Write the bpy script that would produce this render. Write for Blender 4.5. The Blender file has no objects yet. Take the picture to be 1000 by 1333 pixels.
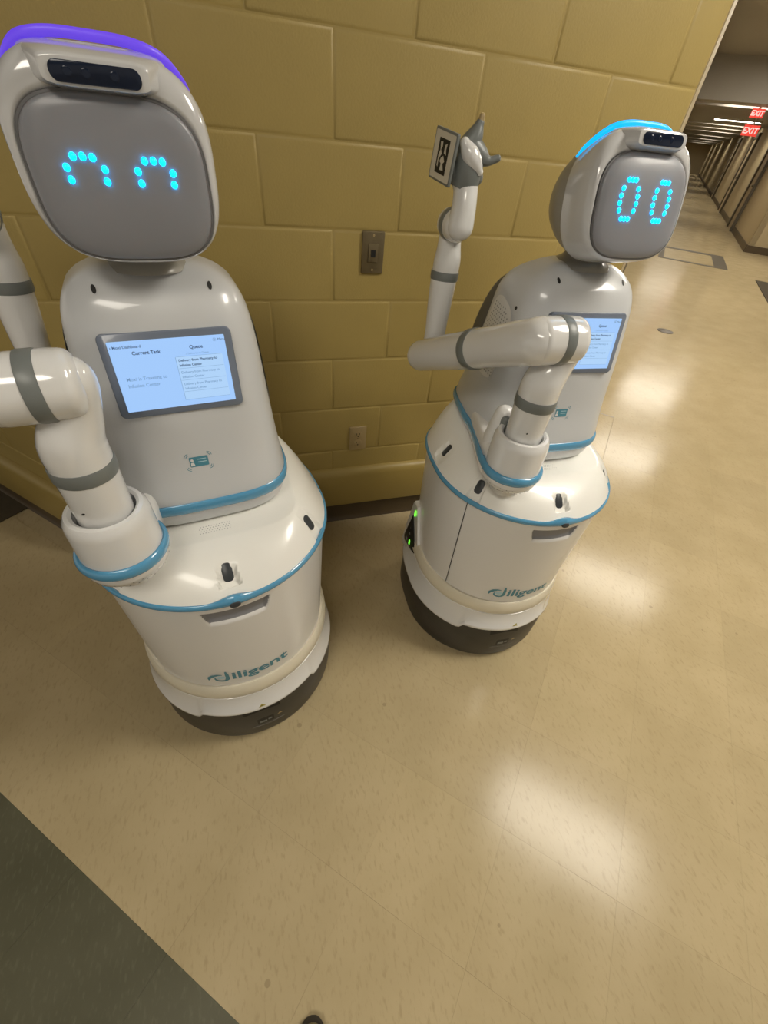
import bpy, bmesh, math, random
import numpy as np
from mathutils import Vector, Matrix
from mathutils.bvhtree import BVHTree
random.seed(4)
SC = bpy.context.scene
COL = SC.collection
PI = math.pi

# ------------------------------------------------------------------ camera
cam_d = bpy.data.cameras.new('camera')
cam = bpy.data.objects.new('camera', cam_d); COL.objects.link(cam); SC.camera = cam
RIGHT = Vector((0.95620736, -0.27939897, 0.08719914))
DOWN = Vector((-0.13095793, -0.67484502, -0.72624663))
FWD = Vector((0.26175848, 0.68302292, -0.68188132))
CAM = Vector((-0.29773891, -1.48853553, 1.48587))
m = Matrix((RIGHT, -DOWN, -FWD)).transposed().to_4x4(); m.translation = CAM
cam.matrix_world = m
cam_d.sensor_fit = 'VERTICAL'; cam_d.sensor_height = 36.0
cam_d.lens = 36.0 * 547.5 / 1333.0
cam_d.clip_start = 0.02; cam_d.clip_end = 300

# ------------------------------------------------------------------ world and exposure
W = bpy.data.worlds.new('world'); SC.world = W; W.use_nodes = True
W.node_tree.nodes['Background'].inputs[0].default_value = (1.0, 0.90, 0.76, 1)
W.node_tree.nodes['Background'].inputs[1].default_value = 0.50
SC.view_settings.view_transform = 'Standard'; SC.view_settings.look = 'None'
SC.view_settings.gamma = 1.0; SC.view_settings.use_curve_mapping = False
SC.view_settings.exposure = 0.0
LAMP = 31.0            # emission of the ceiling diffusers
LAMP_COL = (1.0, 0.93, 0.81)

# ------------------------------------------------------------------ materials
def mat(name, col, rough=0.5, metal=0.0, coat=0.0, var=0.0, scale=40, bump=0.0, bscale=200, emit=None, estr=0.0, spec=0.5):
    M = bpy.data.materials.new(name); M.use_nodes = True
    nt = M.node_tree; b = nt.nodes['Principled BSDF']
    b.inputs['Base Color'].default_value = (*col, 1); b.inputs['Roughness'].default_value = rough
    b.inputs['Metallic'].default_value = metal; b.inputs['Coat Weight'].default_value = coat
    b.inputs['Coat Roughness'].default_value = 0.06
    b.inputs['Specular IOR Level'].default_value = spec
    tc = nt.nodes.new('ShaderNodeTexCoord')
    if var:
        n = nt.nodes.new('ShaderNodeTexNoise'); n.inputs['Scale'].default_value = scale; n.inputs['Detail'].default_value = 4
        r = nt.nodes.new('ShaderNodeMix'); r.data_type = 'RGBA'
        nt.links.new(tc.outputs['Object'], n.inputs['Vector'])
        r.inputs[6].default_value = (*[c * (1 - var) for c in col], 1)
        r.inputs[7].default_value = (*[min(1, c * (1 + var)) for c in col], 1)
        nt.links.new(n.outputs['Fac'], r.inputs[0]); nt.links.new(r.outputs[2], b.inputs['Base Color'])
    if bump:
        n = nt.nodes.new('ShaderNodeTexNoise'); n.inputs['Scale'].default_value = bscale; n.inputs['Detail'].default_value = 3
        bp = nt.nodes.new('ShaderNodeBump'); bp.inputs['Strength'].default_value = bump; bp.inputs['Distance'].default_value = 0.002
        nt.links.new(tc.outputs['Object'], n.inputs['Vector']); nt.links.new(n.outputs['Fac'], bp.inputs['Height'])
        nt.links.new(bp.outputs['Normal'], b.inputs['Normal'])
    if emit:
        b.inputs['Emission Color'].default_value = (*emit, 1); b.inputs['Emission Strength'].default_value = estr
    return M

M = {}
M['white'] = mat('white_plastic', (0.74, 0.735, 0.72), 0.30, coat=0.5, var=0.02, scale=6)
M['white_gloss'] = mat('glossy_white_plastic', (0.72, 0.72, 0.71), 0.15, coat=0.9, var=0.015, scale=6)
M['torso'] = mat('glow_tinted_torso_plastic', (0.58, 0.595, 0.61), 0.30, coat=0.5, var=0.02, scale=6)  # white plastic made cooler, screen and LED glow put into the colour
M['head'] = mat('glow_tinted_head_plastic', (0.56, 0.565, 0.57), 0.15, coat=0.9, var=0.015, scale=6)  # same white plastic, cool cast of the LED glow mixed into its colour
M['deck'] = mat('deck_plastic', (0.84, 0.83, 0.78), 0.32, coat=0.35, var=0.02, scale=6)
M['cream'] = mat('cream_plastic', (0.72, 0.67, 0.54), 0.4, coat=0.2, var=0.04, scale=10)
M['black'] = mat('black_bumper', (0.040, 0.037, 0.031), 0.42, var=0.2, scale=25)
M['black2'] = mat('dark_recess', (0.008, 0.008, 0.008), 0.5)
M['grey'] = mat('grey_joint_plastic', (0.17, 0.185, 0.18), 0.38, var=0.05, scale=20)
M['midgrey'] = mat('grey_handle_plastic', (0.21, 0.21, 0.225), 0.4, var=0.05, scale=20)
M['backgrey'] = mat('back_cover_grey', (0.11, 0.105, 0.09), 0.5, var=0.05, scale=20)
M['headback'] = mat('head_back_grey', (0.26, 0.25, 0.22), 0.35, coat=0.2, var=0.02, scale=8)
M['face'] = mat('face_plate_grey', (0.25, 0.255, 0.28), 0.38, coat=0.12, var=0.03, scale=14)
_b = M['face'].node_tree.nodes['Principled BSDF']; _b.inputs['Subsurface Weight'].default_value = 0.8; _b.inputs['Subsurface Radius'].default_value = (0.6, 0.9, 1.0); _b.inputs['Subsurface Scale'].default_value = 0.014
M['facerim'] = mat('face_rim_grey', (0.12, 0.12, 0.125), 0.5)
M['blue'] = mat('blue_trim', (0.085, 0.31, 0.52), 0.25, coat=0.6, var=0.05, scale=15)
M['bezel'] = mat('tablet_bezel', (0.15, 0.18, 0.24), 0.28, coat=0.3, var=0.03)  # lighter and bluer than the frame itself: screen glow painted in
M['glass'] = mat('dark_glass', (0.010, 0.016, 0.034), 0.16, coat=0.0, var=0.3, scale=60, spec=0.25)
M['rubber'] = mat('dark_sensor', (0.035, 0.04, 0.045), 0.35)
M['teal'] = mat('teal_print', (0.07, 0.25, 0.33), 0.4)
M['paleblue'] = mat('pale_blue_print', (0.42, 0.62, 0.70), 0.4)
M['screen'] = mat('screen_glow', (0.02, 0.02, 0.02), 0.15, emit=(0.36, 0.60, 1.0), estr=0.95)
M['screen2'] = mat('screen_panel_glow', (0.02, 0.02, 0.02), 0.15, emit=(0.44, 0.68, 1.0), estr=0.92)
M['ink'] = mat('screen_ink', (0.02, 0.03, 0.05), 0.4, emit=(0.07, 0.14, 0.30), estr=0.5)
M['ink2'] = mat('screen_grey_ink', (0.02, 0.03, 0.05), 0.4, emit=(0.20, 0.36, 0.62), estr=0.75)
M['eye'] = mat('eye_led', (0, 0, 0), 0.4, emit=(0.0, 0.44, 1.0), estr=11.0)
M['strip_purple'] = mat('purple_led_strip', (0.1, 0.05, 0.3), 0.4, emit=(0.12, 0.05, 0.85), estr=0.72)
M['strip_cyan'] = mat('cyan_led_strip', (0, 0.1, 0.3), 0.4, emit=(0.0, 0.42, 1.0), estr=1.3)
M['green'] = mat('green_led', (0, 0.1, 0), 0.4, emit=(0.18, 1.0, 0.05), estr=1.6)
M['yellow'] = mat('yellow_sticker', (0.55, 0.48, 0.10), 0.5)
M['steel'] = mat('brushed_steel', (0.17, 0.135, 0.075), 0.40, metal=0.6, var=0.15, scale=90)
M['ivory'] = mat('ivory_plastic', (0.36, 0.27, 0.13), 0.35, var=0.03)
M['wallpaint'] = mat('yellow_block_paint', (0.345, 0.258, 0.080), 0.50, var=0.06, scale=9, bump=0.35, bscale=170)
M['mortar'] = mat('painted_mortar', (0.33, 0.245, 0.075), 0.55, var=0.05, scale=30, bump=0.3, bscale=250)
M['trim'] = mat('wall_base_trim', (0.335, 0.247, 0.073), 0.42, var=0.08, scale=7, bump=0.15, bscale=60)
M['vinyl'] = mat('brown_vinyl_base', (0.075, 0.052, 0.026), 0.45, var=0.15, scale=12)
M['ceiling'] = mat('ceiling_paint', (0.30, 0.275, 0.235), 0.6, var=0.04, scale=3)
M['farwall'] = mat('far_corridor_paint', (0.42, 0.34, 0.20), 0.5, var=0.06, scale=2)
M['doorframe'] = mat('door_frame_brown', (0.10, 0.085, 0.06), 0.5, var=0.1)
M['doorleaf'] = mat('door_leaf_tan', (0.40, 0.31, 0.18), 0.5, var=0.08, scale=3)
M['lampframe'] = mat('lamp_frame_white', (0.6, 0.58, 0.52), 0.5)
M['lamp'] = mat('lamp_diffuser', (0.8, 0.8, 0.8), 0.5, emit=LAMP_COL, estr=LAMP)
M['lamp2'] = mat('corridor_lamp_diffuser', (0.8, 0.8, 0.8), 0.5, emit=LAMP_COL, estr=LAMP*0.45)
M['lamp3'] = mat('dim_lamp_diffuser', (0.8, 0.8, 0.8), 0.5, emit=LAMP_COL, estr=LAMP*0.40)
M['exit'] = mat('exit_red', (0.5, 0.05, 0.04), 0.4, emit=(1.0, 0.07, 0.05), estr=0.8)
M['exitw'] = mat('exit_letters', (0.8, 0.8, 0.8), 0.4, emit=(1, 0.75, 0.7), estr=0.8)
M['mat_brown'] = mat('floor_mat_brown', (0.06, 0.045, 0.022), 0.8, var=0.2, scale=40)
M['inlay'] = mat('floor_inlay_brown', (0.09, 0.075, 0.05), 0.5, var=0.15)
M['shoe'] = mat('shoe_suede', (0.20, 0.16, 0.075), 0.8, var=0.15, scale=60)
M['sole'] = mat('shoe_sole', (0.025, 0.018, 0.008), 0.7)
M['paperwhite'] = mat('marker_white', (0.62, 0.58, 0.48), 0.5)

def floor_mat(name, c1, c2, chip, rough):
    Mt = bpy.data.materials.new(name); Mt.use_nodes = True
    nt = Mt.node_tree; b = nt.nodes['Principled BSDF']; L = nt.links.new; N = nt.nodes.new
    geo = N('ShaderNodeNewGeometry')
    oi = N('ShaderNodeObjectInfo')
    mp = N('ShaderNodeMapping'); mp.inputs['Rotation'].default_value = (0, 0, math.radians(-25)); mp.inputs['Scale'].default_value = (1, 0.33, 1)
    L(geo.outputs['Position'], mp.inputs['Vector'])
    big = N('ShaderNodeTexNoise'); big.inputs['Scale'].default_value = 5; big.inputs['Detail'].default_value = 5
    L(geo.outputs['Position'], big.inputs['Vector'])
    chipn = N('ShaderNodeTexNoise'); chipn.inputs['Scale'].default_value = 110; chipn.inputs['Detail'].default_value = 3; chipn.inputs['Roughness'].default_value = 0.6
    L(mp.outputs['Vector'], chipn.inputs['Vector'])
    mix = N('ShaderNodeMix'); mix.data_type = 'RGBA'; mix.inputs[6].default_value = (*c1, 1); mix.inputs[7].default_value = (*c2, 1)
    rr = N('ShaderNodeMapRange'); rr.inputs[1].default_value = 0.35; rr.inputs[2].default_value = 0.65
    L(big.outputs['Fac'], rr.inputs[0]); L(rr.outputs[0], mix.inputs[0])
    mix2 = N('ShaderNodeMix'); mix2.data_type = 'RGBA'; mix2.inputs[7].default_value = (*chip, 1)
    r2 = N('ShaderNodeMapRange'); r2.inputs[1].default_value = 0.54; r2.inputs[2].default_value = 0.70; r2.inputs[4].default_value = 0.45
    L(chipn.outputs['Fac'], r2.inputs[0]); L(mix.outputs[2], mix2.inputs[6]); L(r2.outputs[0], mix2.inputs[0])
    # sparse round scuffs
    vor = N('ShaderNodeTexVoronoi'); vor.inputs['Scale'].default_value = 7.0
    L(geo.outputs['Position'], vor.inputs['Vector'])
    sep = N('ShaderNodeSeparateColor'); L(vor.outputs['Color'], sep.inputs[0])
    lim = N('ShaderNodeMath'); lim.operation = 'MULTIPLY_ADD'; lim.inputs[1].default_value = 0.10; lim.inputs[2].default_value = -0.04
    L(sep.outputs[0], lim.inputs[0])
    lt = N('ShaderNodeMath'); lt.operation = 'LESS_THAN'; L(vor.outputs['Distance'], lt.inputs[0]); L(lim.outputs[0], lt.inputs[1])
    f3 = N('ShaderNodeMath'); f3.operation = 'MULTIPLY'; f3.inputs[1].default_value = 0.30; L(lt.outputs[0], f3.inputs[0])
    mix3 = N('ShaderNodeMix'); mix3.data_type = 'RGBA'; mix3.inputs[7].default_value = (0.12, 0.085, 0.04, 1)
    L(mix2.outputs[2], mix3.inputs[6]); L(f3.outputs[0], mix3.inputs[0])
    hsv = N('ShaderNodeHueSaturation'); L(mix3.outputs[2], hsv.inputs['Color'])
    rv = N('ShaderNodeMapRange'); rv.inputs[3].default_value = 0.97; rv.inputs[4].default_value = 1.03
    L(oi.outputs['Random'], rv.inputs[0]); L(rv.outputs[0], hsv.inputs['Value'])
    L(hsv.outputs['Color'], b.inputs['Base Color']); b.inputs['Specular IOR Level'].default_value = 0.20
    b.inputs['Roughness'].default_value = rough
    rn = N('ShaderNodeMapRange'); rn.inputs[3].default_value = rough - 0.04; rn.inputs[4].default_value = rough + 0.05
    L(big.outputs['Fac'], rn.inputs[0]); L(rn.outputs[0], b.inputs['Roughness'])
    bp = N('ShaderNodeBump'); bp.inputs['Strength'].default_value = 0.10; bp.inputs['Distance'].default_value = 0.001
    L(chipn.outputs['Fac'], bp.inputs['Height']); L(bp.outputs['Normal'], b.inputs['Normal'])
    return Mt
M['floor'] = floor_mat('beige_floor_tile', (0.46, 0.372, 0.215), (0.50, 0.407, 0.242), (0.34, 0.262, 0.140), 0.18)
M['floorgrey'] = floor_mat('grey_floor_tile', (0.098, 0.095, 0.060), (0.118, 0.114, 0.074), (0.17, 0.165, 0.11), 0.36)

# ------------------------------------------------------------------ helpers
def mesh_obj(name, verts, faces, material, parent=None, smooth=True, angle=40, mats=None, fmat=None):
    me = bpy.data.meshes.new(name); me.from_pydata([tuple(v) for v in verts], [], faces)
    bm = bmesh.new(); bm.from_mesh(me)
    bmesh.ops.recalc_face_normals(bm, faces=bm.faces); bm.to_mesh(me); bm.free()
    for k in (mats or [material]): me.materials.append(k)
    if fmat is not None:
        me.polygons.foreach_set('material_index', fmat)
    if smooth:
        me.polygons.foreach_set('use_smooth', [True] * len(me.polygons))
        me.set_sharp_from_angle(angle=math.radians(angle))
    me.update()
    o = bpy.data.objects.new(name, me); COL.objects.link(o)
    if parent: o.parent = parent
    return o
def empty(name, loc=(0, 0, 0), rz=0.0):
    o = bpy.data.objects.new(name, None); COL.objects.link(o); o.location = loc; o.rotation_euler = (0, 0, rz); o.empty_display_size = 0.05
    return o
def tag(o, label, cat, group=None):
    o['label'] = label; o['category'] = cat
    if group: o['group'] = group
    return o
def struct(o, label=None):
    o['kind'] = 'structure'
    if label: o['label'] = label
    return o
class MB:
    def __init__(s): s.v = []; s.f = []
    def add(s, v, f):
        k = len(s.v); s.v += [tuple(p) for p in v]; s.f += [tuple(i + k for i in q) for q in f]
    def box(s, x0, x1, y0, y1, z0, z1, R=None):
        v = [Vector((x, y, z)) for z in (z0, z1) for y in (y0, y1) for x in (x0, x1)]
        if R is not None: v = [R @ p for p in v]
        s.add(v, [(0, 2, 3, 1), (4, 5, 7, 6), (0, 1, 5, 4), (2, 6, 7, 3), (0, 4, 6, 2), (1, 3, 7, 5)])
    def build(s, name, material, parent=None, **k): return mesh_obj(name, s.v, s.f, material, parent, **k)
def cat(P, n):
    """Catmull-Rom resample of rows of P to n samples."""
    P = np.asarray(P, float); m_ = len(P)
    d = np.r_[0, np.cumsum(np.maximum(1e-9, np.sqrt(((P[1:] - P[:-1]) ** 2).sum(1)) ** 0.5))]
    t = np.linspace(0, d[-1], n); out = []
    for x in t:
        i = min(m_ - 2, max(0, np.searchsorted(d, x, 'right') - 1))
        p0, p1, p2, p3 = P[max(i - 1, 0)], P[i], P[i + 1], P[min(i + 2, m_ - 1)]
        h = d[i + 1] - d[i]; u = (x - d[i]) / h
        m1 = (p2 - p0) / (d[i + 1] - d[max(i - 1, 0)]) * h; m2 = (p3 - p1) / (d[min(i + 2, m_ - 1)] - d[i]) * h
        out.append((2*u**3 - 3*u**2 + 1)*p1 + (u**3 - 2*u**2 + u)*m1 + (-2*u**3 + 3*u**2)*p2 + (u**3 - u**2)*m2)
    return np.array(out)
def loft(secs, cap0=True, cap1=True, closed=True):
    n = len(secs[0]); v = []; f = []
    for s in secs: v += [tuple(p) for p in s]
    for i in range(len(secs) - 1):
        for j in range(n if closed else n - 1):
            k = (j + 1) % n
            f.append((i*n + j, i*n + k, (i+1)*n + k, (i+1)*n + j))
    if cap0: f.append(tuple(range(n - 1, -1, -1)))
    if cap1: f.append(tuple((len(secs) - 1)*n + j for j in range(n)))
    return v, f
def sq(t, n):
    c, s = math.cos(t), math.sin(t)
    return math.copysign(abs(c) ** (2.0/n), c), math.copysign(abs(s) ** (2.0/n), s)
def sweep(path, n=28, res=None, round0=True, round1=True):
    """tube through rows (x,y,z,r) with rounded ends"""
    P = cat(path, res or max(12, len(path) * 6))
    c = P[:, :3]; r = P[:, 3]; rings = []
    T = np.gradient(c, axis=0); T /= np.linalg.norm(T, axis=1)[:, None]
    a = np.array([0, 0, 1.0]) if abs(T[0][2]) < 0.9 else np.array([1.0, 0, 0])
    u = np.cross(a, T[0]); u /= np.linalg.norm(u)
    fr = []
    for i in range(len(c)):
        u = u - T[i] * (u @ T[i]); u /= np.linalg.norm(u); fr.append((u.copy(), np.cross(T[i], u)))
    def ring(ci, ri, f):
        return [ci + ri * (math.cos(2*PI*k/n) * f[0] + math.sin(2*PI*k/n) * f[1]) for k in range(n)]
    if round0:
        for q in (80, 65, 50, 35, 18): q = math.radians(q); rings.append(ring(c[0] - T[0]*r[0]*math.sin(q)*round0, r[0]*math.cos(q), fr[0]))
    for i in range(len(c)): rings.append(ring(c[i], r[i], fr[i]))
    if round1:
        for q in (18, 35, 50, 65, 80): q = math.radians(q); rings.append(ring(c[-1] + T[-1]*r[-1]*math.sin(q)*round1, r[-1]*math.cos(q), fr[-1]))
    return loft(rings)
def lathe(prof, cx=0, cy=0, n=64, cap0=True, cap1=True):
    return loft([[(cx + r*math.cos(2*PI*k/n), cy + r*math.sin(2*PI*k/n), z) for k in range(n)] for r, z in prof], cap0, cap1)
def torus_path(P, r, n=12, closed=True):
    """tube around closed list of points"""
    P = [np.array(p, float) for p in P]; m_ = len(P); rings = []
    for i in range(m_):
        t = P[(i+1) % m_] - P[i-1]
        if not closed and i == 0: t = P[1] - P[0]
        if not closed and i == m_-1: t = P[-1] - P[-2]
        t /= np.linalg.norm(t); up = np.array([0, 0, 1.0]); s = np.cross(t, up); s /= np.linalg.norm(s)
        up = np.cross(s, t)
        rr = r[i] if hasattr(r, '__len__') and len(r) == m_ else r
        ra, rb = rr if isinstance(rr, tuple) else (rr, rr)
        rings.append([P[i] + s*ra*math.cos(2*PI*k/n) + up*rb*math.sin(2*PI*k/n) for k in range(n)])
    if closed: rings.append(rings[0]); v, f = loft(rings, False, False)
    else: v, f = loft(rings)
    return v, f
def text_geo(s, size, offset=0.0, align='LEFT', xscale=1.0):
    cu = bpy.data.curves.new('txt', 'FONT'); cu.body = s; cu.size = size; cu.offset = offset; cu.align_x = align; cu.resolution_u = 3
    o = bpy.data.objects.new('txt', cu); COL.objects.link(o)
    dg = bpy.context.evaluated_depsgraph_get(); dg.update()
    me = bpy.data.meshes.new_from_object(o.evaluated_get(dg))
    v = [(p.co.x * xscale, p.co.y) for p in me.vertices]; f = [tuple(q.vertices) for q in me.polygons]
    COL.objects.unlink(o); bpy.data.objects.remove(o); bpy.data.curves.remove(cu); bpy.data.meshes.remove(me)
    return v, f
def poly(pts): return list(pts), [tuple(range(len(pts)))]
def rrect(hw, hh, r, n=6, cx=0, cy=0):
    out = []
    for q, (sx, sy) in enumerate(((1, 1), (-1, 1), (-1, -1), (1, -1))):
        for k in range(n + 1):
            a = q*PI/2 + k*PI/2/n
            out.append((cx + sx*(hw - r) + r*math.cos(a), cy + sy*(hh - r) + r*math.sin(a)))
    return out
def plate(outline, d, bev=0.0):
    """extrude 2-D outline (x,y) to thickness d along +z with a small bevel at top"""
    cx = sum(p[0] for p in outline)/len(outline); cy = sum(p[1] for p in outline)/len(outline)
    def sc(k): return [(p[0] - (p[0]-cx)/max(1e-6, math.hypot(p[0]-cx, p[1]-cy))*k, p[1] - (p[1]-cy)/max(1e-6, math.hypot(p[0]-cx, p[1]-cy))*k) for p in outline]
    secs = [[(*p, 0) for p in outline], [(*p, d - bev) for p in outline]]
    if bev: secs.append([(*p, d - bev*0.3) for p in sc(bev*0.4)]); secs.append([(*p, d) for p in sc(bev)])
    return loft(secs)
def xform(v, mtx): return [mtx @ Vector((p[0], p[1], p[2] if len(p) > 2 else 0)) for p in v]
def frame(o, right, up):
    right = Vector(right).normalized(); up = Vector(up); n = right.cross(up).normalized(); up = n.cross(right)
    mm = Matrix((right, up, n)).transposed().to_4x4(); mm.translation = Vector(o); return mm
def bvh(o): return BVHTree.FromPolygons([v.co.copy() for v in o.data.vertices], [tuple(p.vertices) for p in o.data.polygons])
def drape(tree, v, d, off):
    """move points along d onto a surface, standing off by off"""
    out = []; d = Vector(d).normalized()
    for p in v:
        p = Vector(p); h = tree.ray_cast(p - d*0.5, d)
        out.append((h[0] + h[1]*off*(1 if h[1].dot(d) < 0 else -1)) if h[0] is not None else p)
    return out
def grid_fill(outline, mtx, tree, d, off, n=10):
    """a filled 2-D outline cut in rings so it follows a curved surface"""
    cx = sum(p[0] for p in outline)/len(outline); cy = sum(p[1] for p in outline)/len(outline)
    secs = [[(cx + (p[0]-cx)*t, cy + (p[1]-cy)*t, 0) for p in outline] for t in [0.02 + 0.98*k/n for k in range(n + 1)]]
    v, f = loft(secs, True, False)
    return drape(tree, xform(v, mtx), d, off), f

# ------------------------------------------------------------------ setting: hallway directions u=(1,1)/sqrt2, w=(1,-1)/sqrt2
S2 = math.sqrt(0.5)
def uw(u, w, z=0.0): return Vector(((u + w)*S2, (u - w)*S2, z))
RUW = Matrix(((S2, S2, 0), (S2, -S2, 0), (0, 0, 1)))    # maps (u,w,z) to world
X0, X1 = -1.011, 1.13            # the chamfered wall facet runs from X0 to X1 at y=0
WR = X1 * S2                     # right hallway wall line  w = WR
UL = X0 * S2                     # left hallway wall line   u = UL
CEIL = 2.93

T = 0.32; U0 = -0.80; W0 = 1.138
UA, UB = U0 - 5*T, U0 + 9*T; WA, WB = W0 - 9*T, W0 + 7*T
fl = MB(); OU0, OU1, OW0, OW1 = -6.0, 90.0, -7.0, 8.0
def quad(b, u0, u1, w0, w1, z): b.add([uw(u0, w0, z), uw(u1, w0, z), uw(u1, w1, z), uw(u0, w1, z)], [(0, 1, 2, 3)])
quad(fl, OU0, UA, OW0, OW1, 0); quad(fl, UB, OU1, OW0, OW1, 0); quad(fl, UA, UB, OW0, WA, 0); quad(fl, UA, UB, WB, OW1, 0)
quad(fl, UA, UB, WA, WB, -0.004)
floor = struct(fl.build('floor', M['floor'], smooth=False), 'beige speckled vinyl tile floor')
g = 0.00012
def tile_mesh(mt, du, dw):
    b = MB(); v = []
    for (h, ins) in ((-0.004, 0), (-0.00015, 0), (0.0, 0.00012)):
        v.append([(g + ins, g + ins, h), (du - g - ins, g + ins, h), (du - g - ins, dw - g - ins, h), (g + ins, dw - g - ins, h)])
    vv, ff = loft(v); me = bpy.data.meshes.new('floor_tile'); me.from_pydata([tuple(RUW @ Vector(p)) for p in vv], [], ff)
    bm = bmesh.new(); bm.from_mesh(me); bmesh.ops.recalc_face_normals(bm, faces=bm.faces); bm.to_mesh(me); bm.free()
    me.materials.append(mt); return me
tmB, tmG = tile_mesh(M['floor'], T, T), tile_mesh(M['floorgrey'], T, T)
for i in range(14):
    for j in range(16):
        u = UA + i*T; w = WA + j*T
        c = uw(u + T/2, w + T/2)
        if c.y > 0.30 and u > UL - 0.3 and w < WR + .3: continue
        grey = (u + T/2 < U0 - 2*T)
        o = bpy.data.objects.new('floor_tile', tmG if grey else tmB); COL.objects.link(o); o.parent = floor; o.location = uw(u, w, 0)
        if grey: o['label'] = 'dark grey floor tile'
b = MB(); b.box(-2.2, UL - 0.004, -4.0, -1.225, 0.0006, 0.004, RUW)
tag(b.build('floor_mat', M['mat_brown'], smooth=False), 'very dark sheet standing for grey floor tiles along the left wall base', 'mat')  # stands for grey floor tiles, their low light put into the colour

# wall facet: mortar backing plus real blocks
BW, BH = 0.4064, 0.2032; ZROW = 1.6256 + 0.006      # z of bed joint row 0
def wall_backing(name, p0, p1, depth, z0, z1, m_, n_into):
    p0 = Vector(p0); p1 = Vector(p1); n = Vector(n_into)
    v = [p0, p1, p1 + n*depth, p0 + n*depth]
    vv = [(p.x, p.y, z0) for p in v] + [(p.x, p.y, z1) for p in v]
    return struct(mesh_obj(name, vv, [(0, 1, 2, 3), (4, 5, 6, 7), (0, 1, 5, 4), (1, 2, 6, 5), (2, 3, 7, 6), (3, 0, 4, 7)], m_, smooth=False))
JD = 0.0030
wall_f = wall_backing('wall_front', (X0 + 0.004, JD, 0), (X1 - 0.004, JD, 0), 0.10, 0, CEIL, M['mortar'], (0, 1, 0))
wall_f['label'] = 'yellow painted concrete block wall behind the robots'
def block_mesh(w, h, d=0.035):
    e = 0.0042; secs = []
    for (ins, y) in ((e - 0.0022, d), (e - 0.0022, 0.0030), (e + 0.0004, 0.0012), (e + 0.0025, 0.0003), (e + 0.0055, 0.0)):
        secs.append([(ins, y, ins), (w - ins, y, ins), (w - ins, y, h - ins), (ins, y, h - ins)])
    v, f = loft(secs, False, True)
    me = bpy.data.meshes.new('concrete_block'); me.from_pydata(v, [], f)
    bm = bmesh.new(); bm.from_mesh(me); bmesh.ops.recalc_face_normals(bm, faces=bm.faces); bm.to_mesh(me); bm.free()
    me.materials.append(M['wallpaint']); me.polygons.foreach_set('use_smooth', [True]*len(me.polygons)); me.set_sharp_from_angle(angle=math.radians(50)); return me
bcache = {}
def lay_blocks(parent, mtx, x0, x1, phase, rows=range(-6, 9)):
    """blocks in rows along local x from x0 to x1, front at local y=0"""
    for r in rows:                      # row r spans z from ZROW-(r)*BH down to ZROW-(r+1)*BH
        zt = ZROW - r*BH; zb = max(0.0, zt - BH)
        if zt < 0.05: continue
        off = phase + (0 if r % 2 == 0 else 0.5)*BW
        k = math.floor((x0 - off)/BW)
        while True:
            a = off + k*BW; c = a + BW; k += 1
            a2, c2 = max(a, x0), min(c, x1)
            if a2 >= x1 - 1e-6: break
            if c2 - a2 < 0.03: continue
            key = (round(c2 - a2, 4), round(zt - zb, 4))
            if key not in bcache: bcache[key] = block_mesh(*key)
            o = bpy.data.objects.new('concrete_block', bcache[key]); COL.objects.link(o); o.parent = parent
            o.matrix_local = mtx @ Matrix.Translation((a2, 0, zb))
lay_blocks(wall_f, Matrix.Identity(4), X0, X1, 0.0)
# left hallway wall, running away at 45 degrees from the left end of the facet
pl0 = Vector((X0, 0, 0)); dirL = Vector((-S2, S2, 0)); nL = Vector((S2, S2, 0))
wall_l = wall_backing('wall_left', pl0 + nL*JD, pl0 + dirL*5 + nL*JD, 0.10, 0, CEIL, M['mortar'], nL)
wall_l['label'] = 'yellow block wall turning away at the left'
mL = Matrix((-dirL, nL, Vector((0, 0, 1)))).transposed().to_4x4(); mL.translation = pl0
lay_blocks(wall_l, mL, -1.7, 0.0, -0.1, rows=range(2, 9))
# right hallway wall, running away along u
pr0 = Vector((X1, 0, 0)); dirR = Vector((math.cos(math.radians(45.9)), math.sin(math.radians(45.9)), 0)); nR = Vector((-dirR.y, dirR.x, 0))
wall_r = wall_backing('wall_right', pr0, pr0 + dirR*88, 0.10, 0, CEIL, M['farwall'], nR); wall_r['label'] = 'hallway wall running away behind the right robot'
# opposite corridor wall and the cross wall
UC, WC = 12.2, 2.84
pc = uw(UC, WC)
wall_o = wall_backing('wall_corridor', pc, uw(88, WC), 0.12, 0, 2.60, M['farwall'], Vector((S2, -S2, 0))); wall_o['label'] = 'far corridor wall with door frames'
wall_x = wall_backing('wall_cross', uw(UC, WC), uw(UC, 7.5), 0.12, 0, CEIL, M['farwall'], Vector((S2, S2, 0))); wall_x['label'] = 'tan wall facing the lobby beside the far corridor'
wall_e = wall_backing('wall_far', uw(63, WR - 2.2), uw(63, WC), 0.12, 0, 2.60, M['farwall'], Vector((S2, S2, 0)))

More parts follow.
